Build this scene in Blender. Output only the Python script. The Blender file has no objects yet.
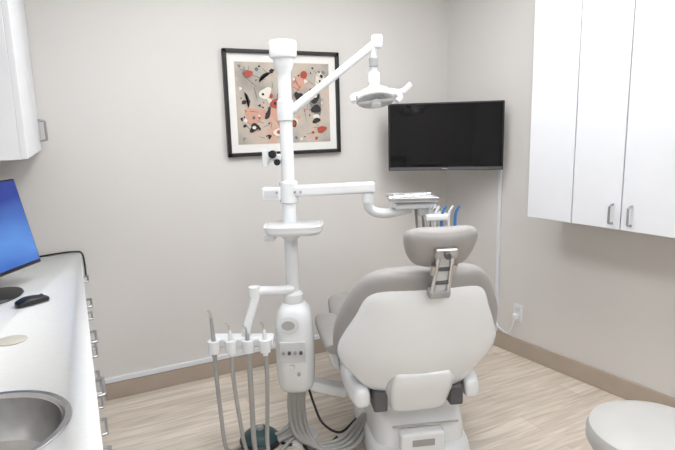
import bpy, bmesh, math, random
from math import radians, sin, cos, pi
from mathutils import Vector, Matrix

random.seed(4)
scene = bpy.context.scene
COL = scene.collection

# ------------------------------------------------------------ materials
def mat(name, col, rough=0.5, metal=0.0, var=0.03, scale=8.0, bump=0.0, bscale=200.0, coat=0.0, spec=0.5, emis=None, estr=0.0):
    m = bpy.data.materials.new(name); m.use_nodes = True
    nt = m.node_tree; b = nt.nodes['Principled BSDF']
    b.inputs['Roughness'].default_value = rough
    b.inputs['Metallic'].default_value = metal
    b.inputs['Coat Weight'].default_value = coat
    b.inputs['Specular IOR Level'].default_value = spec
    tc = nt.nodes.new('ShaderNodeTexCoord')
    n = nt.nodes.new('ShaderNodeTexNoise'); n.inputs['Scale'].default_value = scale
    n.inputs['Detail'].default_value = 4
    nt.links.new(tc.outputs['Object'], n.inputs['Vector'])
    r = nt.nodes.new('ShaderNodeValToRGB')
    c1 = [max(0, c*(1-var)) for c in col]; c2 = [min(1, c*(1+var)) for c in col]
    r.color_ramp.elements[0].color = (*c1, 1); r.color_ramp.elements[1].color = (*c2, 1)
    r.color_ramp.elements[0].position = .3; r.color_ramp.elements[1].position = .7
    nt.links.new(n.outputs['Fac'], r.inputs['Fac'])
    nt.links.new(r.outputs['Color'], b.inputs['Base Color'])
    if bump > 0:
        n2 = nt.nodes.new('ShaderNodeTexNoise'); n2.inputs['Scale'].default_value = bscale
        nt.links.new(tc.outputs['Object'], n2.inputs['Vector'])
        bp = nt.nodes.new('ShaderNodeBump'); bp.inputs['Strength'].default_value = bump
        bp.inputs['Distance'].default_value = 0.002
        nt.links.new(n2.outputs['Fac'], bp.inputs['Height'])
        nt.links.new(bp.outputs['Normal'], b.inputs['Normal'])
    if emis:
        b.inputs['Emission Color'].default_value = (*emis, 1)
        b.inputs['Emission Strength'].default_value = estr
    return m

def floor_mat():
    m = bpy.data.materials.new('vinyl_plank_floor'); m.use_nodes = True
    nt = m.node_tree; b = nt.nodes['Principled BSDF']
    b.inputs['Roughness'].default_value = .42
    tc = nt.nodes.new('ShaderNodeTexCoord')
    br = nt.nodes.new('ShaderNodeTexBrick')
    br.inputs['Scale'].default_value = 1.0
    br.inputs['Brick Width'].default_value = 1.2
    br.inputs['Row Height'].default_value = 0.15
    br.inputs['Mortar Size'].default_value = 0.0015
    br.inputs['Color1'].default_value = (.62, .545, .46, 1)
    br.inputs['Color2'].default_value = (.71, .64, .555, 1)
    br.inputs['Mortar'].default_value = (.48, .41, .33, 1)
    br.offset = .37
    nt.links.new(tc.outputs['Object'], br.inputs['Vector'])
    mp = nt.nodes.new('ShaderNodeMapping'); mp.inputs['Scale'].default_value = (2.0, 28, 1)
    nt.links.new(tc.outputs['Object'], mp.inputs['Vector'])
    n = nt.nodes.new('ShaderNodeTexNoise'); n.inputs['Scale'].default_value = 1.6
    n.inputs['Detail'].default_value = 8; n.inputs['Distortion'].default_value = .8
    nt.links.new(mp.outputs['Vector'], n.inputs['Vector'])
    r = nt.nodes.new('ShaderNodeValToRGB')
    r.color_ramp.elements[0].color = (.74, .73, .72, 1); r.color_ramp.elements[1].color = (1.08, 1.08, 1.08, 1)
    r.color_ramp.elements[0].position = .3; r.color_ramp.elements[1].position = .65
    nt.links.new(n.outputs['Fac'], r.inputs['Fac'])
    mx = nt.nodes.new('ShaderNodeMix'); mx.data_type = 'RGBA'; mx.blend_type = 'MULTIPLY'
    mx.inputs['Factor'].default_value = 1
    nt.links.new(br.outputs['Color'], mx.inputs['A']); nt.links.new(r.outputs['Color'], mx.inputs['B'])
    nt.links.new(mx.outputs['Result'], b.inputs['Base Color'])
    return m

def screen_mat():
    m = bpy.data.materials.new('monitor_screen_blue'); m.use_nodes = True
    nt = m.node_tree; b = nt.nodes['Principled BSDF']
    b.inputs['Base Color'].default_value = (.01, .02, .05, 1)
    b.inputs['Roughness'].default_value = .25
    tc = nt.nodes.new('ShaderNodeTexCoord')
    sp = nt.nodes.new('ShaderNodeSeparateXYZ'); nt.links.new(tc.outputs['Generated'], sp.inputs[0])
    n = nt.nodes.new('ShaderNodeTexNoise'); n.inputs['Scale'].default_value = 1.6
    nt.links.new(tc.outputs['Generated'], n.inputs['Vector'])
    ad = nt.nodes.new('ShaderNodeMath'); ad.operation = 'MULTIPLY_ADD'; ad.inputs[1].default_value = .5
    nt.links.new(n.outputs['Fac'], ad.inputs[0]); nt.links.new(sp.outputs['Z'], ad.inputs[2])
    r = nt.nodes.new('ShaderNodeValToRGB')
    r.color_ramp.elements[0].color = (.04, .15, .6, 1); r.color_ramp.elements[0].position = .25
    r.color_ramp.elements[1].color = (.02, .05, .36, 1); r.color_ramp.elements[1].position = 1.15
    e = r.color_ramp.elements.new(.55); e.color = (.12, .33, .85, 1)
    nt.links.new(ad.outputs[0], r.inputs['Fac'])
    nt.links.new(r.outputs['Color'], b.inputs['Emission Color'])
    b.inputs['Emission Strength'].default_value = .8
    return m

M_wall = mat('wall_paint', (.675, .652, .627), .75, var=.012, scale=2, bump=.25, bscale=350)
M_wallw = mat('near_wall_paint', (.74, .73, .72), .8, var=.01)
M_ceil = mat('ceiling_paint', (.88, .88, .88), .9, var=.01)
M_floor = floor_mat()
M_base = mat('baseboard_tan', (.42, .35, .285), .5, var=.04)
M_white = mat('cabinet_white_laminate', (.74, .755, .785), .35, var=.01)
M_counter = mat('counter_white', (.72, .73, .73), .3, var=.02, scale=60)
M_plas = mat('dental_white_plastic', (.79, .81, .825), .25, var=.01, coat=.3)
M_plas2 = mat('dental_offwhite', (.62, .63, .64), .35, var=.02)
M_grey = mat('upholstery_warm_grey', (.34, .325, .315), .5, var=.04, bump=.2, bscale=400)
M_dgrey = mat('dark_grey_plastic', (.09, .09, .095), .5)
M_mgrey = mat('mid_grey_plastic', (.36, .36, .37), .45)
M_hose = mat('hose_grey', (.36, .355, .34), .5)
M_black = mat('black_plastic', (.012, .012, .013), .35)
M_frame = mat('frame_black_wood', (.012, .011, .011), .35)
M_chrome = mat('chrome', (.66, .67, .69), .18, 1.0)
M_steel = mat('brushed_steel', (.50, .495, .49), .28, 1.0, var=.08, scale=30)
M_handle = mat('satin_nickel', (.42, .42, .44), .3, 1.0)
M_blue = mat('instrument_blue', (.04, .2, .5), .4)
M_teal = mat('pedal_teal', (.03, .075, .08), .4)
M_cream = mat('stool_light_grey_vinyl', (.45, .445, .43), .45, var=.03, bump=.15)
M_mat = mat('picture_mat_board', (.80, .79, .76), .8, var=.01)
M_tvs = mat('tv_glass', (.006, .006, .007), .05, var=.0, coat=.0, spec=.28)
M_screen = screen_mat()
M_lamp = mat('ceiling_panel_glow', (.9, .9, .9), .5, emis=(.975, .987, 1), estr=10.4)
M_glass = mat('lamp_reflector', (.80, .83, .86), .12, .5)

# ------------------------------------------------------------ helpers
def empty(name, loc=(0, 0, 0), rz=0.0):
    e = bpy.data.objects.new(name, None); e.location = loc; e.rotation_euler = (0, 0, rz)
    e.empty_display_size = .1
    COL.objects.link(e); return e

def finish(name, me, m, par=None, loc=(0, 0, 0), rot=(0, 0, 0), smooth=True, ang=40, wn=False):
    me.materials.append(m)
    if smooth:
        for p in me.polygons: p.use_smooth = True
        me.set_sharp_from_angle(angle=radians(ang))
    o = bpy.data.objects.new(name, me); COL.objects.link(o)
    o.location = loc; o.rotation_euler = rot
    if par is not None: o.parent = par
    if wn:
        w = o.modifiers.new('wn', 'WEIGHTED_NORMAL'); w.keep_sharp = True
    return o

def box(name, c, s, m, par=None, rot=(0, 0, 0), bev=.004, seg=2, taper=None):
    bm = bmesh.new(); bmesh.ops.create_cube(bm, size=1)
    for v in bm.verts:
        v.co.x *= s[0]; v.co.y *= s[1]; v.co.z *= s[2]
        if taper and v.co.z < 0: v.co.x *= taper[0]; v.co.y *= taper[1]
    if bev > 0:
        bmesh.ops.bevel(bm, geom=bm.edges[:], offset=bev, segments=seg, affect='EDGES', profile=.5)
    me = bpy.data.meshes.new(name); bm.to_mesh(me); bm.free()
    return finish(name, me, m, par, c, rot, bev > 0, 50, bev > 0)

def lathe(name, prof, m, par=None, loc=(0, 0, 0), rot=(0, 0, 0), seg=36, sx=1, sy=1):
    vs = []; fs = []
    for r, z in prof:
        for i in range(seg):
            a = 2*pi*i/seg
            vs.append((r*cos(a)*sx, r*sin(a)*sy, z))
    for j in range(len(prof)-1):
        for i in range(seg):
            k = (i+1) % seg
            fs.append((j*seg+i, j*seg+k, (j+1)*seg+k, (j+1)*seg+i))
    if prof[0][0] > 1e-5: fs.append(tuple(reversed(range(seg))))
    if prof[-1][0] > 1e-5: fs.append(tuple((len(prof)-1)*seg+i for i in range(seg)))
    me = bpy.data.meshes.new(name); me.from_pydata(vs, [], fs)
    bm = bmesh.new(); bm.from_mesh(me); bmesh.ops.remove_doubles(bm, verts=bm.verts[:], dist=1e-6)
    bmesh.ops.recalc_face_normals(bm, faces=bm.faces[:]); bm.to_mesh(me); bm.free()
    return finish(name, me, m, par, loc, rot, True, 38)

def catmull(pts, sub):
    P = [Vector(p) for p in pts]
    if len(P) < 3 or sub < 2: return P
    out = []
    Q = [P[0]*2-P[1]] + P + [P[-1]*2-P[-2]]
    for i in range(1, len(Q)-2):
        for j in range(sub):
            t = j/sub; a, b, c, d = Q[i-1], Q[i], Q[i+1], Q[i+2]
            out.append(.5*((2*b)+(c-a)*t+(2*a-5*b+4*c-d)*t*t+(3*b-a-3*c+d)*t**3))
    out.append(P[-1]); return out

def tube(name, pts, r, m, par=None, sub=7, seg=12, r2=None, flat=1.0):
    P = catmull(pts, sub); n = len(P)
    t0 = (P[1]-P[0]).normalized()
    up = Vector((0, 0, 1)) if abs(t0.z) < .9 else Vector((1, 0, 0))
    nrm = (up - t0*up.dot(t0)).normalized()
    vs = []; fs = []
    for i, p in enumerate(P):
        t = (P[min(i+1, n-1)]-P[max(i-1, 0)]).normalized()
        nrm = (nrm - t*nrm.dot(t)).normalized(); bn = t.cross(nrm)
        rr = r if r2 is None else r+(r2-r)*i/(n-1)
        for k in range(seg):
            a = 2*pi*k/seg
            vs.append(p+nrm*cos(a)*rr+bn*sin(a)*rr*flat)
    for i in range(n-1):
        for k in range(seg):
            l = (k+1) % seg
            fs.append((i*seg+k, i*seg+l, (i+1)*seg+l, (i+1)*seg+k))
    fs.append(tuple(reversed(range(seg)))); fs.append(tuple((n-1)*seg+k for k in range(seg)))
    me = bpy.data.meshes.new(name); me.from_pydata([tuple(v) for v in vs], [], fs)
    return finish(name, me, m, par, ang=50)

def rod(name, a, b, r, m, par=None, r2=None, seg=24):
    return tube(name, [a, b], r, m, par, 1, seg, r2)

def bar(name, a, b, w, h, m, par=None, bev=.006, seg=3):
    """rounded rectangular beam from a to b"""
    a = Vector(a); b = Vector(b); d = b-a
    q = d.to_track_quat('X', 'Z')
    o = box(name, (a+b)/2, (d.length, w, h), m, par, (0, 0, 0), bev, seg)
    o.rotation_euler = q.to_euler(); return o

def pad(name, rings, m, par=None, fn=None, n=2.6, seg=48, sub=5, rot=(0, 0, 0), loc=(0, 0, 0)):
    """rings: (q, cx, cn, a, b, curl) lofted along q; fn maps (w, n, q) to xyz"""
    fn = fn or (lambda w, nn, q: (w, nn, q))
    R = [Vector(r[:3]) for r in rings]; S = [Vector(r[3:6]) for r in rings]
    R = catmull(R, sub); S = catmull(S, sub)
    vs = []; fs = []
    for c, s in zip(R, S):
        a = max(s.x, .001); b = max(s.y, .001)
        for k in range(seg):
            t = 2*pi*k/seg
            x = a*math.copysign(abs(cos(t))**(2/n), cos(t)); y = b*math.copysign(abs(sin(t))**(2/n), sin(t))
            vs.append(fn(c.y+x, c.z+y+s.z*(x/a)**2, c.x))
    N = len(R)
    for i in range(N-1):
        for k in range(seg):
            l = (k+1) % seg
            fs.append((i*seg+k, i*seg+l, (i+1)*seg+l, (i+1)*seg+k))
    fs.append(tuple(reversed(range(seg)))); fs.append(tuple((N-1)*seg+k for k in range(seg)))
    me = bpy.data.meshes.new(name); me.from_pydata(vs, [], fs)
    bm = bmesh.new(); bm.from_mesh(me); bmesh.ops.recalc_face_normals(bm, faces=bm.faces[:]); bm.to_mesh(me); bm.free()
    return finish(name, me, m, par, loc, rot, True, 60)

def cut(o, cutter_prof, loc, seg=48):
    c = lathe('tmp_cutter', cutter_prof, M_white, loc=loc, seg=seg)
    md = o.modifiers.new('b', 'BOOLEAN'); md.operation = 'DIFFERENCE'; md.object = c; md.solver = 'EXACT'
    bpy.context.view_layer.update()
    dg = bpy.context.evaluated_depsgraph_get()
    me = bpy.data.meshes.new_from_object(o.evaluated_get(dg))
    o.modifiers.clear(); o.data = me
    bpy.data.objects.remove(c)

# ------------------------------------------------------------ room shell
CX = 2.43                      # back/right corner
RW = radians(-83.5)            # right wall runs along local +X of this rotation
LW = -.56
HC = 2.6
box('floor', (1.2, -2.3, -.05), (4.6, 5.0, .1), M_floor, bev=0)
box('ceiling', (1.2, -2.3, HC+.05), (4.6, 5.0, .1), M_ceil, bev=0)
box('wall_back', ((LW+CX+.0)/2, .05, HC/2), (CX-LW+.2, .1, HC), M_wall, bev=0)
box('wall_left', (LW-.05, -2.3, HC/2), (.1, 4.7, HC), M_wall, bev=0)
wr = box('wall_right', (0, 0, 0), (4.85, .1, HC), M_wall, bev=0)
sd = Vector((cos(RW), sin(RW), 0)); od = Vector((-sin(RW), cos(RW), 0))
wr.location = Vector((CX, 0, HC/2)) + sd*2.36 + od*.05
wr.rotation_euler = (0, 0, RW)
box('wall_near', (1.2, -4.65, HC/2), (3.75, .1, HC), M_wallw, bev=0)
# unseen door added to the near wall for the TV glass to reflect
dr = empty('reflection_door', (.35, -4.6, 0))
box('door_slab', (0, .02, 1.03), (.88, .035, 2.04), mat('door_wood', (.16, .10, .06), .4, var=.2, scale=6), dr, bev=.004)
for sx in (-1, 1): box('door_jamb', (sx*.475, .02, 1.05), (.07, .04, 2.1), M_white, dr, bev=.004)
box('door_head', (0, .02, 2.13), (1.02, .04, .07), M_white, dr, bev=.004)
tube('door_lever', [(.36, .04, 1.0), (.36, .09, 1.0), (.25, .09, 1.0)], .01, M_chrome, dr, 4)

bb = box('baseboard_back', ((0.0+CX)/2+.02, -.006, .05), (CX-.05, .012, .10), M_base, bev=.003)
box('trim_1', ((0.0+CX)/2+.02, -.008, .117), (CX-.05, .016, .03), M_white, bev=.003)
br_ = box('baseboard_right', (0, 0, 0), (4.6, .014, .11), M_base, bev=.003)
br_.location = Vector((CX, 0, .055)) + sd*2.31 - od*.007
br_.rotation_euler = (0, 0, RW)

# ceiling light panels
for i, (x, y) in enumerate([(.6, -1.35), (1.65, -1.35), (.6, -3.4), (1.75, -3.4)]):
    e = empty('ceiling_light_panel' + ('' if i == 0 else '.%03d' % i), (x, y, HC))
    box('diffuser', (0, 0, -.012), (.56, 1.16, .012), M_lamp, e, bev=0)
    for sx in (-1, 1): box('rim_side', (sx*.295, 0, -.012), (.03, 1.22, .024), M_white, e, bev=.002)
    for sy in (-1, 1): box('rim_end', (0, sy*.595, -.012), (.56, .03, .024), M_white, e, bev=.002)

# ------------------------------------------------------------ right wall cabinet
wc = empty('wall_cabinet', (CX, 0, 0), RW)
s0, s1, zb, zt = .95, 2.55, .985, 2.5
box('carcass', ((s0+s1)/2, -.145, (zb+zt)/2), (s1-s0, .29, zt-zb), M_white, wc, bev=.002)
seams = [.95, 1.22, 1.475, 1.75, 2.02, 2.29, 2.55]
for a, b in zip(seams[:-1], seams[1:]):
    box('door', ((a+b)/2, -.301, (zb+zt)/2), (b-a-.005, .02, zt-zb-.004), M_white, wc, bev=.002)
def pull_v(par, x, y, z, L=.10, d=.03, sgn=-1):
    tube('handle', [(x, y, z-L/2), (x, y+sgn*d*.9, z-L/2+.004), (x, y+sgn*d, z-L/2+.02), (x, y+sgn*d, z+L/2-.02), (x, y+sgn*d*.9, z+L/2-.004), (x, y, z+L/2)], .0055, M_handle, par, 4, 10)
for x in (1.435, 1.525, 1.975, 2.065):
    pull_v(wc, x, -.311, zb+.075, .09)

# ------------------------------------------------------------ left wall cabinet
lc = empty('upper_cabinet', (0, 0, 0))
LB = LW+.004
fx = -.125; L = 1.1; zb2 = 1.42
box('carcass', ((LB+fx-.02)/2, -L/2-.002, (zb2+2.5)/2), (fx-.02-LB, L-.004, 2.5-zb2), M_white, lc, bev=.002)
for a in (0, .55):
    box('door', (fx-.01, -a-.277, (zb2+2.5)/2), (.02, .543, 2.5-zb2-.004), M_white, lc, bev=.002)
for y in (-.05,):
    x0 = fx; z = zb2+.10
    tube('handle', [(x0, y, z-.05), (x0+.028, y, z-.045), (x0+.03, y, z-.03), (x0+.03, y, z+.03), (x0+.028, y, z+.045), (x0, y, z+.05)], .006, M_handle, lc, 4, 10)

# ------------------------------------------------------------ base cabinet + counter + sink
bc = empty('base_cabinet', (0, 0, 0))
CL = 2.65; ZC = .87
SK = (-.245, -1.85)
body = box('carcass', ((LB-.04)/2, -CL/2, .46), (-.04-LB, CL-.01, .74), M_white, bc, bev=0)
box('toe_kick', ((LB-.1)/2, -CL/2, .045), (-.1-LB, CL-.02, .09), M_dgrey, bc, bev=0)
top = box('countertop', ((LB)/2, -CL/2-.002, ZC-.02), (-LB, CL, .04), M_counter, bc, bev=.004)
cut(body, [(.185, -.5), (.185, .3)], (SK[0], SK[1], ZC))
cut(top, [(.178, -.3), (.178, .3)], (SK[0], SK[1], ZC))
for i in range(6):
    y0 = -i*.44; zs = [.10, .30, .47, .63, .825] if i % 2 == 0 else [.10, .36, .60, .825]
    for a, b in zip(zs[:-1], zs[1:]):
        box('drawer_front', (-.03, y0-.22, (a+b)/2), (.02, .434, b-a-.006), M_white, bc, bev=.002)
        zc = b-.05
        tube('drawer_pull', [(-.02, y0-.16, zc), (.016, y0-.163, zc), (.019, y0-.175, zc), (.019, y0-.265, zc), (.016, y0-.277, zc), (-.02, y0-.28, zc)], .0055, M_handle, bc, 4, 10)
lathe('sink_basin', [(.0, -.135), (.03, -.136), (.10, -.13), (.145, -.105), (.165, -.05), (.170, -.004), (.176, .003), (.188, .003), (.190, .0005), (.176, .0005), (.168, -.006), (.163, -.05), (.143, -.107), (.1, -.133), (.0, -.139)], M_steel, bc, (SK[0], SK[1], ZC), seg=56)
lathe('sink_drain', [(.0, .001), (.012, .001), (.014, .004), (.03, .005), (.034, .001), (.034, -.002)], M_chrome, bc, (SK[0], SK[1], ZC-.136))

# small things on the counter
gr = lathe('round_paper_coaster', [(0, 0), (.042, 0), (.044, .001), (.044, .003), (.042, .004), (0, .004)], mat('coaster_beige', (.55, .53, .46), .7), loc=(-.2215, -1.278, ZC+.0005))
ms = empty('computer_mouse', (-.183, -.888, ZC+.001), radians(-62))
pad('mouse_body', [(-.058, 0, .010, .012, .008, 0), (-.05, 0, .012, .024, .012, 0), (-.02, 0, .016, .031, .016, 0), (.02, 0, .015, .029, .015, 0), (.048, 0, .011, .024, .011, 0), (.058, 0, .009, .014, .007, 0)], M_black, ms, fn=lambda w, n, q: (w, q, n), n=2.4)
rod('scroll_wheel', (-.004, .035, .025), (.004, .035, .025), .006, M_dgrey, ms)

mo = empty('computer_monitor', (-.303, -.743, ZC+.002), radians(58.3))
tl = radians(-12)
def mrot(x, y, z): 
    v = Matrix.Rotation(tl, 3, 'X') @ Vector((x, y, z-.08)); return (v.x, v.y, v.z+.08)
o = box('monitor_case', mrot(0, .012, .08+.187), (.545, .03, .374), M_black, mo, (tl, 0, 0), .006)
o = box('screen', mrot(0, -.0045, .08+.191), (.525, .003, .35), M_screen, mo, (tl, 0, 0), 0)
tube('stand_neck', [(0, .03, .012), (0, .05, .08), (0, .06, .2)], .022, M_black, mo, 4, 14)
lathe('stand_foot', [(0, 0), (.11, 0), (.115, .004), (.11, .011), (.04, .016), (0, .018)], M_black, mo, (0, .03, 0), sx=1.1, sy=.85)

tube('black_cable', [(-.30, -.03, ZC+.006), (-.2, -.02, ZC+.007), (-.1, -.018, ZC+.012), (-.03, -.03, ZC+.014), (.004, -.04, ZC+.004), (.012, -.05, ZC-.05), (.012, -.07, ZC-.12)], .005, M_black)

# ------------------------------------------------------------ TV
tv = empty('wall_television', (2.128, -.372, 1.422), radians(-37.4))
box('case', (0, .022, 0), (.715, .044, .425), M_black, tv, bev=.006)
box('glass', (0, -.001, .008), (.69, .004, .39), M_tvs, tv, bev=.0)
box('bezel_bottom', (0, -.002, -.2), (.70, .006, .018), M_dgrey, tv, bev=.001)
box('badge', (0, -.0055, -.2), (.035, .002, .006), M_chrome, tv, bev=0)
box('vesa_plate', (0, .052, 0), (.2, .02, .2), M_dgrey, tv)
bar('mount_arm', (0, .06, 0), (.215, .215, 0), .03, .05, M_dgrey, tv)
box('wall_plate', (.225, .228, 0), (.06, .02, .2), M_dgrey, tv, (0, 0, radians(-46)))

cd = empty('cable_conduit', (CX, 0, 0), RW)
box('conduit', (.498, -.009, .68), (.022, .016, 1.14), M_white, cd, bev=.003)
ol = empty('power_outlet', (CX, 0, 0), RW)
box('plate', (.67, -.004, .285), (.07, .006, .115), M_plas, ol, bev=.002)
for dz in (-.025, .025):
    box('socket', (.67, -.008, .285+dz), (.034, .004, .028), M_plas2, ol, bev=.002)
box('plug', (.665, -.022, .262), (.03, .03, .03), M_plas, ol, bev=.004)
tube('plug_cord', [(.665, -.035, .262), (.66, -.04, .21), (.62, -.03, .14), (.56, -.022, .135), (.51, -.018, .16), (.498, -.01, .2)], .005, M_plas, ol, 6, 8)

# ------------------------------------------------------------ picture
pc = empty('framed_artwork', (1.20, 0, 1.648))
W, H = .735, .615; t = .022
for sz in (-1, 1): box('frame_rail', (0, -.015, sz*(H/2-t/2)), (W, .03, t), M_frame, pc, bev=.003)
for sx in (-1, 1): box('frame_stile', (sx*(W/2-t/2), -.015, 0), (t, .03, H), M_frame, pc, bev=.003)
box('mat_board', (0, -.008, 0), (W-.04, .008, H-.04), M_mat, pc, bev=0)
AW, AH = .60, .475
def art_mat():
    m = bpy.data.materials.new('art_print_ground'); m.use_nodes = True
    nt = m.node_tree; b = nt.nodes['Principled BSDF']; b.inputs['Roughness'].default_value = .6
    tc = nt.nodes.new('ShaderNodeTexCoord')
    g = nt.nodes.new('ShaderNodeTexNoise'); g.inputs['Scale'].default_value = 4.5; g.inputs['Detail'].default_value = 6
    nt.links.new(tc.outputs['Object'], g.inputs['Vector'])
    r = nt.nodes.new('ShaderNodeValToRGB'); cr = r.color_ramp
    cr.elements[0].color = (.30, .27, .24, 1); cr.elements[0].position = .34
    cr.elements[1].color = (.60, .36, .27, 1); cr.elements[1].position = .68
    e = cr.elements.new(.46); e.color = (.44, .40, .345, 1)
    e = cr.elements.new(.57); e.color = (.54, .46, .38, 1)
    nt.links.new(g.outputs['Fac'], r.inputs['Fac']); nt.links.new(r.outputs['Color'], b.inputs['Base Color'])
    return m
box('print', (0, -.0125, 0), (AW, .002, AH), art_mat(), pc, bev=0)
A = {'k': mat('ink_black', (.02, .018, .02), .6), 'r': mat('ink_red', (.42, .065, .035), .6), 'w': mat('ink_cream', (.72, .68, .6), .6),
     'o': mat('ink_salmon', (.60, .33, .25), .6), 'b': mat('ink_blue', (.12, .17, .24), .6), 'g': mat('ink_grey', (.2, .19, .18), .6)}
cnt = [0]
def blob(x, z, rx, rz, c, ang=0, wob=0, cres=False):
    cnt[0] += 1; d = -.0137-.00004*cnt[0]; n = 28; vs = []
    ph = random.random()*6
    if cres:
        for i in range(n//2+1):
            a = -1.2+2.4*i/(n//2); vs.append((rx*cos(a)-rx*.4, rz*sin(a)))
        for i in range(n//2+1):
            a = 1.2-2.4*i/(n//2); vs.append((rx*.45*cos(a)-rx*.13, rz*sin(a)*.98))
    else:
        for i in range(n):
            a = 2*pi*i/n; k = 1+wob*sin(3*a+ph)+wob*.6*sin(2*a+ph*2)
            vs.append((rx*cos(a)*k, rz*sin(a)*k))
    ca, sa = cos(ang), sin(ang)
    V = [(x+p*ca-q*sa, d, z+p*sa+q*ca) for p, q in vs]
    V = [(max(-AW/2, min(AW/2, p[0])), p[1], max(-AH/2, min(AH/2, p[2]))) for p in V]
    me = bpy.data.meshes.new('motif'); me.from_pydata(V, [], [tuple(range(len(V)))])
    finish('motif', me, A[c], pc, smooth=False)
def line(x0, z0, x1, z1, w=.0022, c='k'):
    cx, cz = (x0+x1)/2, (z0+z1)/2
    blob(cx, cz, math.hypot(x1-x0, z1-z0)/2, w, c, math.atan2(z1-z0, x1-x0))
# pale and salmon rounded grounds
blob(-.02, -.05, .08, .06, 'o', .3, .15); blob(-.19, -.07, .06, .05, 'o', 0, .15); blob(.10, .12, .055, .04, 'o', .5, .12)
blob(.03, -.12, .045, .04, 'w', .2, .15); blob(-.12, .06, .04, .03, 'w', .5, .12); blob(.24, .14, .035, .045, 'w', 0, .12)
for i in range(40):
    x = random.uniform(-.27, .27); z = random.uniform(-.2, .2); a = random.uniform(0, 3.14); l = random.uniform(.02, .05)
    line(x-l*cos(a), max(-.22, z-l*sin(a)), x+l*cos(a), min(.22, z+l*sin(a)), .0011)
for i in range(85):
    x = random.uniform(-.275, .275); z = random.uniform(-.215, .215); s = random.uniform(.005, .014)
    blob(x, z, s, s*random.uniform(.6, 1.1), random.choice('kkkrrowbgwk'), random.uniform(0, 3), random.choice([0, .2]), random.random() < .25)
# dominant figures
blob(.205, .0, .04, .075, 'g', .1, .1); blob(.195, .035, .034, .036, 'k', 0, .08); blob(.20, .045, .014, .012, 'w')
blob(.205, -.035, .032, .026, 'k', 0, .1); blob(.205, -.08, .022, .014, 'w'); blob(.205, -.105, .028, .014, 'k', .2, .1)
blob(-.06, .0, .034, .026, 'r', .3, .08); blob(-.06, .0, .012, .010, 'k')
blob(.05, -.12, .022, .022, 'k'); blob(.05, -.12, .014, .014, 'r'); blob(-.05, -.17, .034, .022, 'w', .2, .1); blob(-.045, -.17, .016, .012, 'r')
blob(-.11, -.06, .035, .014, 'k', 1.2, .15); blob(.0, -.07, .03, .014, 'k', -.5, .2); blob(.24, -.16, .034, .018, 'r', .3, .1)
blob(-.22, .17, .026, .018, 'r', 0, .1); blob(-.12, .15, .036, .05, 'k', 2.2, 0, True); blob(.02, .16, .04, .036, 'k', .4, 0, True)
blob(-.24, .02, .03, .05, 'k', .2, 0, True); blob(-.2, -.14, .03, .022, 'k', .4, .2); blob(-.2, -.14, .012, .010, 'w'); blob(.09, .04, .024, .03, 'k', .2, .2); blob(.13, .17, .022, .022, 'r')

# ------------------------------------------------------------ dental delivery unit
du = empty('dental_delivery_unit', (.86, -.91, 0), radians(-26))
lathe('pole', [(.031, .70), (.031, 1.02), (.032, 1.03), (.032, 1.20), (.029, 1.21), (.029, 1.74)], M_plas, du)
lathe('pole_cap', [(.029, 1.70), (.030, 1.735), (.040, 1.755), (.044, 1.775), (.045, 1.79), (.057, 1.797), (.059, 1.803), (.059, 1.858), (.055, 1.865), (.0, 1.867)], M_plas, du)
lathe('pole_collar', [(.034, 1.17), (.041, 1.175), (.041, 1.262), (.034, 1.27)], M_plas, du)
lathe('pole_foot_collar', [(.04, .68), (.047, .70), (.047, .75), (.035, .765)], M_plas, du)
lathe('light_pivot', [(.031, 1.53), (.036, 1.535), (.036, 1.615), (.031, 1.62)], M_plas, du)
# instrument hanger bracket on pole
box('bracket', (-.055, -.01, 1.375), (.06, .03, .03), M_plas, du, bev=.006)
box('bracket_plate', (-.095, -.015, 1.372), (.026, .02, .075), M_plas, du, bev=.004)
rod('bracket_knob', (-.06, -.02, 1.39), (-.06, -.055, 1.39), .017, M_black, du)
rod('bracket_knob_2', (-.042, -.02, 1.355), (-.042, -.045, 1.355), .014, M_black, du)
rod('bracket_knob_3', (-.075, -.02, 1.36), (-.075, -.04, 1.36), .008, M_chrome, du)
# lamp arm
bar('lamp_arm', (.02, 0, 1.570), (.395, -.02, 1.845), .032, .032, M_plas, du, .010, 4)
bar('lamp_arm_cover', (.02, 0, 1.570), (.12, -.005, 1.643), .038, .038, M_plas, du, .012, 4)
lathe('lamp_arm_end', [(0, -.028), (.020, -.026), (.024, -.018), (.024, .018), (.020, .026), (0, .028)], M_plas, du, (.40, -.02, 1.85))
rod('lamp_stem', (.385, -.02, 1.84), (.385, -.02, 1.73), .014, M_plas, du)
lathe('stem_collar', [(.015, -.02), (.020, -.016), (.020, .016), (.015, .02)], M_mgrey, du, (.385, -.02, 1.765))
lathe('stem_joint', [(.012, -.03), (.024, -.02), (.026, 0), (.024, .02), (.012, .03)], M_plas, du, (.385, -.025, 1.70))
tube('lamp_yoke', [(.385, -.02, 1.72), (.385, -.02, 1.68), (.385, -.03, 1.645)], .02, M_plas, du, 5)
hl = bpy.data.objects.new('lamp_head', None); COL.objects.link(hl); hl.parent = du; hl.location = (.388, -.05, 1.62); hl.rotation_euler = (radians(-22), radians(-4), 0)
lathe('lamp_shell', [(0, .034), (.04, .032), (.065, .022), (.080, .0), (.084, -.012), (.080, -.018)], M_plas, hl, sx=1.0, sy=.95)
lathe('lamp_dish', [(.080, -.018), (.07, -.006), (.03, .008), (0, .01)], M_glass, hl, sx=1.0, sy=.95)
rod('lamp_bulb_guard', (0, 0, .006), (0, 0, -.04), .022, M_plas, hl)
box('lamp_bulb_bridge', (0, 0, -.018), (.155, .022, .01), M_plas, hl, bev=.003)
rod('lamp_bulb_cap', (0, 0, .03), (0, 0, .055), .03, M_plas, hl, r2=.024)
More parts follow.
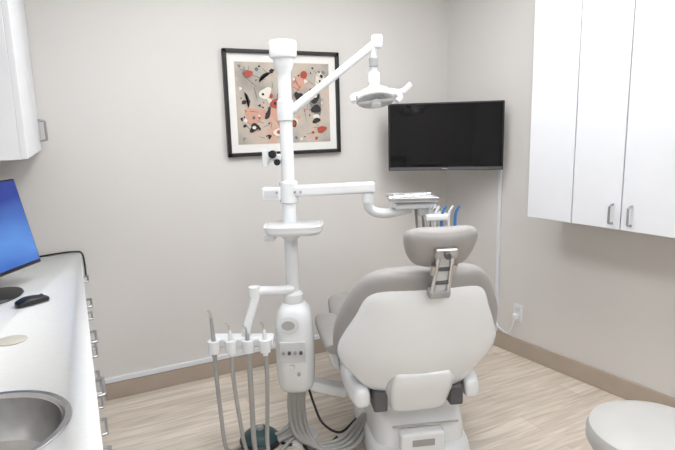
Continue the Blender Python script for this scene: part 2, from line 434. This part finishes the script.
tube('lamp_handle', [(.06, -.02, .01), (.10, -.03, -.004), (.125, -.03, .006), (.15, -.03, .028)], .014, M_plas, hl, 5, r2=.012)
tube('lamp_handle_drop', [(.09, -.03, .0), (.10, -.04, -.03), (.085, -.045, -.05)], .011, M_plas, hl, 5)
tube('lamp_handle_left', [(-.06, -.02, .01), (-.095, -.03, -.002), (-.095, -.04, -.03)], .012, M_plas, hl, 5)
# main instrument arm
bar('main_arm', (-.03, 0, 1.222), (.385, 0, 1.232), .06, .05, M_plas, du, .012, 4)
box('arm_tail_block', (-.075, 0, 1.215), (.085, .07, .06), M_plas, du, bev=.01, seg=3)
box('arm_tail_slot', (-.075, -.036, 1.215), (.06, .004, .03), M_plas2, du, bev=.001)
for dx in (-.06, .02, .045): rod('arm_screw', (dx+.01, -.034, 1.222), (dx+.01, -.04, 1.222), .006, M_mgrey, du)
rod('arm_elbow', (.352, 0, 1.232), (.352, 0, 1.165), .025, M_plas, du)
tube('arm_second', [(.352, 0, 1.175), (.358, .01, 1.138), (.39, .02, 1.115), (.45, .03, 1.108), (.55, .05, 1.125)], .022, M_plas, du, 6)
# delivery head
box('head_body', (.565, .06, 1.142), (.19, .15, .03), M_plas, du, bev=.012, seg=3)
box('head_tray', (.555, .05, 1.168), (.22, .19, .008), M_plas2, du, bev=.003)
for sy in (-1, 1): box('tray_rim', (.555, .05+sy*.092, 1.175), (.22, .006, .016), M_steel, du, bev=.002)
for sx in (-1, 1): box('tray_rim_side', (.555+sx*.108, .05, 1.175), (.006, .18, .016), M_steel, du, bev=.002)
for k, (dx, l) in enumerate([(-.05, .12), (-.01, .15), (.03, .12), (.0, .16)]):
    rod('tray_instrument', (.555+dx-l/2, -.01+.035*k, 1.18), (.555+dx+l/2, .01+.035*k, 1.186), .007, [M_chrome, M_plas, M_chrome, M_mgrey][k], du, r2=.004)
box('handpiece_rack', (.655, -.01, 1.095), (.10, .1, .03), M_plas, du, bev=.008)
box('rack_post', (.60, .0, 1.115), (.05, .05, .03), M_hose, du, bev=.004)
for k in range(5):
    x = .615+.03*k; mm = [M_chrome, M_plas, M_blue, M_plas, M_blue][k]
    tube('handpiece', [(x, -.04, 1.05), (x+.002, -.045, 1.11), (x+.018, -.05, 1.145)], .0075, mm, du, 4, r2=.005)
    tube('handpiece_hose', [(x, -.04, 1.05), (x, -.035, .98), (x-.02, 0, .93), (x-.03, .04, .98), (x-.04, .06, 1.12)], .006, M_hose, du, 6, 8)
# small side tray on the pole
pad('pole_tray', [(-.012, 0, 0, .115, .09, 0), (0, 0, 0, .125, .10, 0), (.012, 0, 0, .127, .102, 0)], M_plas, du, fn=lambda w, n, q: (w+.02, n-.04, q+1.055), n=4)
pad('pole_tray_rim', [(.0, 0, 0, .127, .102, 0), (.014, 0, 0, .13, .105, 0)], M_plas, du, fn=lambda w, n, q: (w+.02, n-.04, q+1.067), n=4)
pad('pole_tray_well', [(.0, 0, 0, .118, .092, 0), (.002, 0, 0, .118, .092, 0)], M_plas2, du, fn=lambda w, n, q: (w+.02, n-.04, q+1.0805), n=4)
lathe('pole_tray_hub', [(.034, 1.01), (.044, 1.02), (.05, 1.05)], M_plas, du)
box('tray_hook', (-.085, -.06, 1.03), (.05, .07, .03), M_plas, du, bev=.008)
# control box (egg shaped)
pad('control_box', [(.275, 0, 0, .03, .03, 0), (.285, 0, 0, .062, .06, 0), (.32, 0, 0, .082, .08, 0), (.42, 0, 0, .09, .095, 0), (.56, 0, 0, .088, .095, 0), (.66, 0, .0, .078, .085, 0), (.70, 0, 0, .055, .06, 0), (.715, 0, 0, .03, .03, 0)], M_plas, du, n=3)
lathe('cup_well', [(.0, .0), (.045, 0), (.05, .004), (.05, .01), (.04, .012), (0, .012)], M_plas2, du, (-.02, -.083, .625), (radians(80), 0, 0), sy=.8)
lathe('cup_well_inner', [(0, 0), (.03, 0), (.03, .004), (0, .004)], M_hose, du, (-.02, -.093, .627), (radians(80), 0, 0), sy=.7)
box('control_panel', (-.005, -.092, .50), (.12, .012, .10), M_plas2, du, (0, 0, 0), bev=.005)
for k in range(4): rod('knob', (-.045+.026*k, -.094, .50), (-.045+.026*k, -.108, .50), .008, M_dgrey if k % 2 else M_mgrey, du)
rod('knob_low', (-.01, -.09, .43), (-.01, -.108, .43), .013, M_chrome, du)
rod('knob_low_2', (.02, -.09, .395), (.02, -.104, .395), .008, M_mgrey, du)
# support beam towards chair base and column to floor plate
bar('support_beam', (.0, .03, .30), (.24, .03, .24), .08, .055, M_plas, du, .02, 4)
lathe('floor_plate', [(0, 0), (.09, 0), (.09, .012), (.04, .025), (.03, .28)], M_plas2, du, (.0, .04, 0))
# assistant arm + holder
tube('assistant_arm', [(-.0, -.02, .775), (-.08, -.05, .78), (-.145, -.07, .785), (-.175, -.075, .77)], .022, M_plas, du, 5)
tube('assistant_arm_lower', [(-.155, -.075, .79), (-.17, -.085, .73), (-.20, -.1, .64), (-.215, -.1, .58)], .020, M_plas, du, 5)
lathe('assistant_joint', [(0, -.025), (.026, -.022), (.026, .022), (0, .025)], M_plas, du, (-.165, -.075, .785))
HZ = .045
bar('holder_bar', (-.365, -.10, .525+HZ), (-.085, -.10, .52+HZ), .07, .045, M_plas, du, .012, 4)
for k in range(4):
    x = -.345+.075*k
    lathe('holder_ring', [(.013, -.028), (.024, -.028), (.027, .028), (.015, .028)], M_plas, du, (x, -.15, .515+HZ), seg=24)
    box('holder_prong', (x, -.125, .52+HZ), (.02, .04, .03), M_plas, du, bev=.004)
    hz = [.66, .60, .585, .60][k]+HZ-.01
    tube('instrument', [(x, -.15, .47+HZ), (x, -.15, .56+HZ), (x-.004, -.152, hz)], .012, [M_hose, M_plas, M_mgrey, M_plas][k], du, 4, r2=.007)
    tube('instrument_tip', [(x-.004, -.152, hz-.01), (x-.005, -.155, hz+.02), (x-.015, -.16, hz+.035)], .005, M_chrome, du, 4, 8)
    dx = [.015, .03, .0, -.015][k]
    pts = [(x, -.15, .49+HZ), (x+.002, -.15, .40), (x+dx*.5, -.14, .22), (x+dx, -.13, .07), (x+dx+.02, -.09-.02*k, .016), (x+dx+.09, -.03, .016), (-.05+.02*k, .0, .08), (-.02+.012*k, .0, .30)]
    tube('instrument_hose', pts, .0095 if k != 2 else .012, M_hose, du, 9, 10)
for k in range(4):
    x = -.03+.022*k
    tube('supply_hose', [(x, .0, .30), (x-.01, .0, .18), (x+.01, -.02, .06), (x+.09, -.06-.02*k, .02), (x+.22, -.05-.02*k, .03), (x+.30, .0, .08), (.32, .03, .12)], .011, M_hose, du, 8, 10)
tube('power_cable', [(.05, .0, .30), (.08, -.02, .2), (.12, -.05, .12), (.2, -.03, .06), (.28, .02, .10)], .006, M_black, du, 8, 8)

# foot pedal
fp = empty('foot_pedal', (.69, -.83, 0), radians(-30))
lathe('pedal_base', [(0, 0), (.095, 0), (.10, .006), (.10, .022), (.09, .03)], M_black, fp)
lathe('pedal_disc', [(.0, .075), (.03, .074), (.06, .062), (.083, .042), (.088, .028), (.0, .026)], M_teal, fp)
lathe('pedal_button', [(0, .088), (.016, .086), (.02, .072)], M_mgrey, fp)
tube('pedal_cable', [(.09, .0, .012), (.14, -.03, .008), (.2, -.01, .008), (.25, -.08, .008), (.32, -.04, .008), (.37, .04, .01)], .007, M_black, fp, 8, 8)

# ------------------------------------------------------------ dental chair
dc = empty('dental_chair', (1.312, -1.11, 0), radians(-18))
BX = .05
pad('base_plate', [(0, 0, 0, .24, .37, 0), (.03, 0, 0, .24, .37, 0), (.08, 0, 0, .23, .35, 0), (.10, 0, 0, .20, .32, 0)], M_plas, dc, fn=lambda w, n, q: (w+BX, n+.06, q), n=4, sub=3)
pad('base_column', [(.07, 0, 0, .215, .23, 0), (.16, 0, 0, .21, .22, 0), (.22, 0, 0, .20, .2, 0), (.26, 0, 0, .17, .18, 0), (.33, 0, 0, .16, .18, 0)], M_plas, dc, fn=lambda w, n, q: (w+BX, n-.02, q), n=4, sub=4)
box('base_rear_box', (BX-.02, -.25, .13), (.20, .07, .11), M_plas, dc, bev=.015, seg=3)
box('base_rear_slot', (BX-.02, -.287, .14), (.10, .004, .03), M_hose, dc, bev=.001)
box('base_trim_line', (BX, -.248, .205), (.30, .006, .008), M_steel, dc, bev=.001)
pad('seat_undertray', [(-.25, 0, .36, .18, .05, 0), (-.2, 0, .355, .24, .06, 0), (.1, 0, .36, .255, .06, 0), (.4, 0, .38, .22, .05, 0), (.45, 0, .385, .16, .03, 0)], M_plas, dc, fn=lambda w, n, q: (w, q, n), n=3.5)
pad('seat_cushion', [(-.27, 0, .45, .18, .04, 0), (-.22, 0, .45, .25, .055, .01), (.05, 0, .455, .275, .065, .015), (.32, 0, .475, .28, .065, .01), (.6, 0, .475, .265, .06, .01), (.74, 0, .46, .24, .055, .01), (.79, 0, .455, .17, .035, 0)], M_grey, dc, fn=lambda w, n, q: (w, q, n), n=3)
pad('seat_front_tray', [(.35, 0, .41, .20, .04, 0), (.5, 0, .42, .23, .045, 0), (.7, 0, .42, .20, .04, 0), (.76, 0, .42, .13, .02, 0)], M_plas, dc, fn=lambda w, n, q: (w, q, n), n=3.5)
# side covers / hinge / armrests
for sx in (-1, 1):
    pad('hinge_cover', [(-.31, sx*.235, .375, .02, .025, 0), (-.29, sx*.24, .38, .034, .042, 0), (-.2, sx*.25, .39, .04, .052, 0), (-.05, sx*.26, .40, .036, .045, 0), (.02, sx*.265, .41, .02, .03, 0)], M_plas, dc, fn=lambda w, n, q: (w, q, n), n=3)
    box('hinge_dark', (sx*.165, -.275, .365), (.06, .09, .09), M_dgrey, dc, bev=.01)
    pad('armrest_side_panel', [(.38, sx*.29, .05, .022, .06, 0), (.41, sx*.31, .05, .024, .08, 0), (.47, sx*.325, .05, .022, .10, 0), (.525, sx*.33, .05, .02, .13, 0)], M_plas, dc, fn=lambda w, n, q: (w, n, q), n=3)
    pad('armrest_pad', [(-.17, sx*.325, .55, .025, .015, 0), (-.15, sx*.325, .553, .045, .026, 0), (.02, sx*.325, .555, .056, .03, 0), (.2, sx*.325, .555, .056, .028, 0), (.26, sx*.325, .553, .035, .015, 0)], M_grey, dc, fn=lambda w, n, q: (w, q, n), n=2.6)
# backrest : local back frame
AL = radians(19.7)
B0 = Vector((0, -.27, .42))
def bf(w, n, q):
    v = B0 + Vector((w, 0, 0)) + Vector((0, -sin(AL), cos(AL)))*q + Vector((0, cos(AL), sin(AL)))*n
    return tuple(v)
pad('back_cushion', [(-.03, 0, .04, .16, .03, .01), (.03, 0, .04, .26, .045, .03), (.12, 0, .04, .335, .055, .05), (.22, 0, .035, .352, .055, .05), (.33, 0, .03, .335, .055, .045), (.43, 0, .03, .295, .055, .04), (.505, 0, .03, .25, .05, .03), (.545, 0, .03, .20, .04, .02), (.565, 0, .03, .13, .02, .01)], M_grey, dc, fn=bf, n=2.8)
pad('back_shell', [(-.035, 0, -.01, .13, .02, .0), (.0, 0, -.015, .215, .035, .02), (.06, 0, -.02, .275, .045, .045), (.13, 0, -.025, .328, .05, .065), (.20, 0, -.025, .338, .052, .065), (.28, 0, -.02, .312, .05, .055), (.37, 0, -.012, .275, .046, .045), (.45, 0, -.005, .24, .038, .03), (.495, 0, .0, .19, .025, .02), (.508, 0, .005, .12, .012, .0)], M_plas, dc, fn=bf, n=2.6)
pad('back_lower_cover', [(-.10, 0, -.035, .08, .02, 0), (-.085, 0, -.045, .115, .03, 0), (.0, 0, -.052, .128, .035, 0), (.07, 0, -.057, .128, .035, 0), (.115, 0, -.055, .115, .028, 0), (.125, 0, -.05, .085, .014, 0)], M_plas, dc, fn=bf, n=3.5)
pad('back_lower_recess', [(-.11, 0, -.02, .13, .02, 0), (-.06, 0, -.025, .145, .03, 0), (.03, 0, -.04, .143, .03, 0), (.08, 0, -.045, .136, .03, 0), (.125, 0, -.045, .11, .02, 0)], M_plas2, dc, fn=bf, n=3.5)
# headrest
HX = .025
pad('headrest_cushion', [(.605, HX, .0, .07, .02, 0), (.62, HX, 0, .105, .036, .01), (.66, HX, -.005, .128, .042, .02), (.71, HX, -.01, .138, .042, .025), (.74, HX, -.01, .13, .036, .02), (.758, HX, -.01, .10, .02, .01)], M_grey, dc, fn=bf, n=2.8)
for sx in (-1, 1):
    rod('headrest_rod', bf(HX+sx*.032, -.055, .49), bf(HX+sx*.026, -.062, .68), .008, M_chrome, dc)
    rod('headrest_lock', bf(HX+sx*.040, -.06, .60), bf(HX+sx*.040, -.06, .64), .010, M_steel, dc)
bx = box('headrest_block', bf(HX, -.058, .69), (.085, .03, .04), M_steel, dc, (AL, 0, 0), .008, 3)
rod('headrest_block_knob', bf(HX, -.07, .69), bf(HX, -.085, .69), .012, M_dgrey, dc)
bx = box('headrest_slide', bf(HX, -.05, .60), (.042, .014, .16), M_plas2, dc, (AL, 0, 0), .004)
for q in (.56, .62): box('headrest_slide_band', bf(HX, -.058, q), (.06, .012, .014), M_dgrey, dc, (AL, 0, 0), .003)
bx = box('headrest_bracket', bf(HX, -.045, .505), (.085, .04, .035), M_mgrey, dc, (AL, 0, 0), .01, 3)

# ------------------------------------------------------------ stool
st = empty('clinic_stool', (1.575, -2.19, 0), radians(10))
lathe('seat', [(0, .455), (.17, .455), (.19, .462), (.2, .48), (.2, .508), (.192, .528), (.17, .540), (.12, .547), (0, .55)], M_cream, st, seg=56)
lathe('seat_pan', [(0, .44), (.12, .44), (.16, .455)], M_dgrey, st)
lathe('gas_column', [(.026, .12), (.026, .3), (.018, .3), (.018, .445)], M_chrome, st)
lathe('hub', [(.03, .07), (.045, .08), (.045, .12), (.03, .13)], M_black, st)
for k in range(5):
    a = 2*pi*k/5+.4
    bar('leg', (.03*cos(a), .03*sin(a), .095), (.25*cos(a), .25*sin(a), .065), .035, .025, M_black, st, .006)
    rod('caster', (.25*cos(a)-.012*sin(a), .25*sin(a)+.012*cos(a), .025), (.25*cos(a)+.012*sin(a), .25*sin(a)-.012*cos(a), .025), .025, M_dgrey, st)
    rod('caster_stem', (.25*cos(a), .25*sin(a), .03), (.25*cos(a), .25*sin(a), .07), .007, M_chrome, st)

# ------------------------------------------------------------ world + camera
w = bpy.data.worlds.new('World'); scene.world = w; w.use_nodes = True
w.node_tree.nodes['Background'].inputs['Color'].default_value = (.9, .95, 1, 1)
w.node_tree.nodes['Background'].inputs['Strength'].default_value = .3

yaw, pit, rol = radians(26), radians(10.3), radians(1.5)
h = Vector((sin(yaw), cos(yaw), 0)); r = Vector((cos(yaw), -sin(yaw), 0)); Z = Vector((0, 0, 1))
F = h*cos(pit) - Z*sin(pit); U = h*sin(pit) + Z*cos(pit)
Rc = r*cos(rol) - U*sin(rol); Uc = U*cos(rol) + r*sin(rol)
cam = bpy.data.cameras.new('camera'); co = bpy.data.objects.new('camera', cam); COL.objects.link(co)
cam.sensor_width = 36; cam.lens = 28.8; cam.clip_start = .01
Mx = Matrix((Rc, Uc, -F)).transposed().to_4x4(); Mx.translation = Vector((0, -3.16, 1.5))
co.matrix_world = Mx
scene.camera = co
scene.view_settings.view_transform = 'Standard'
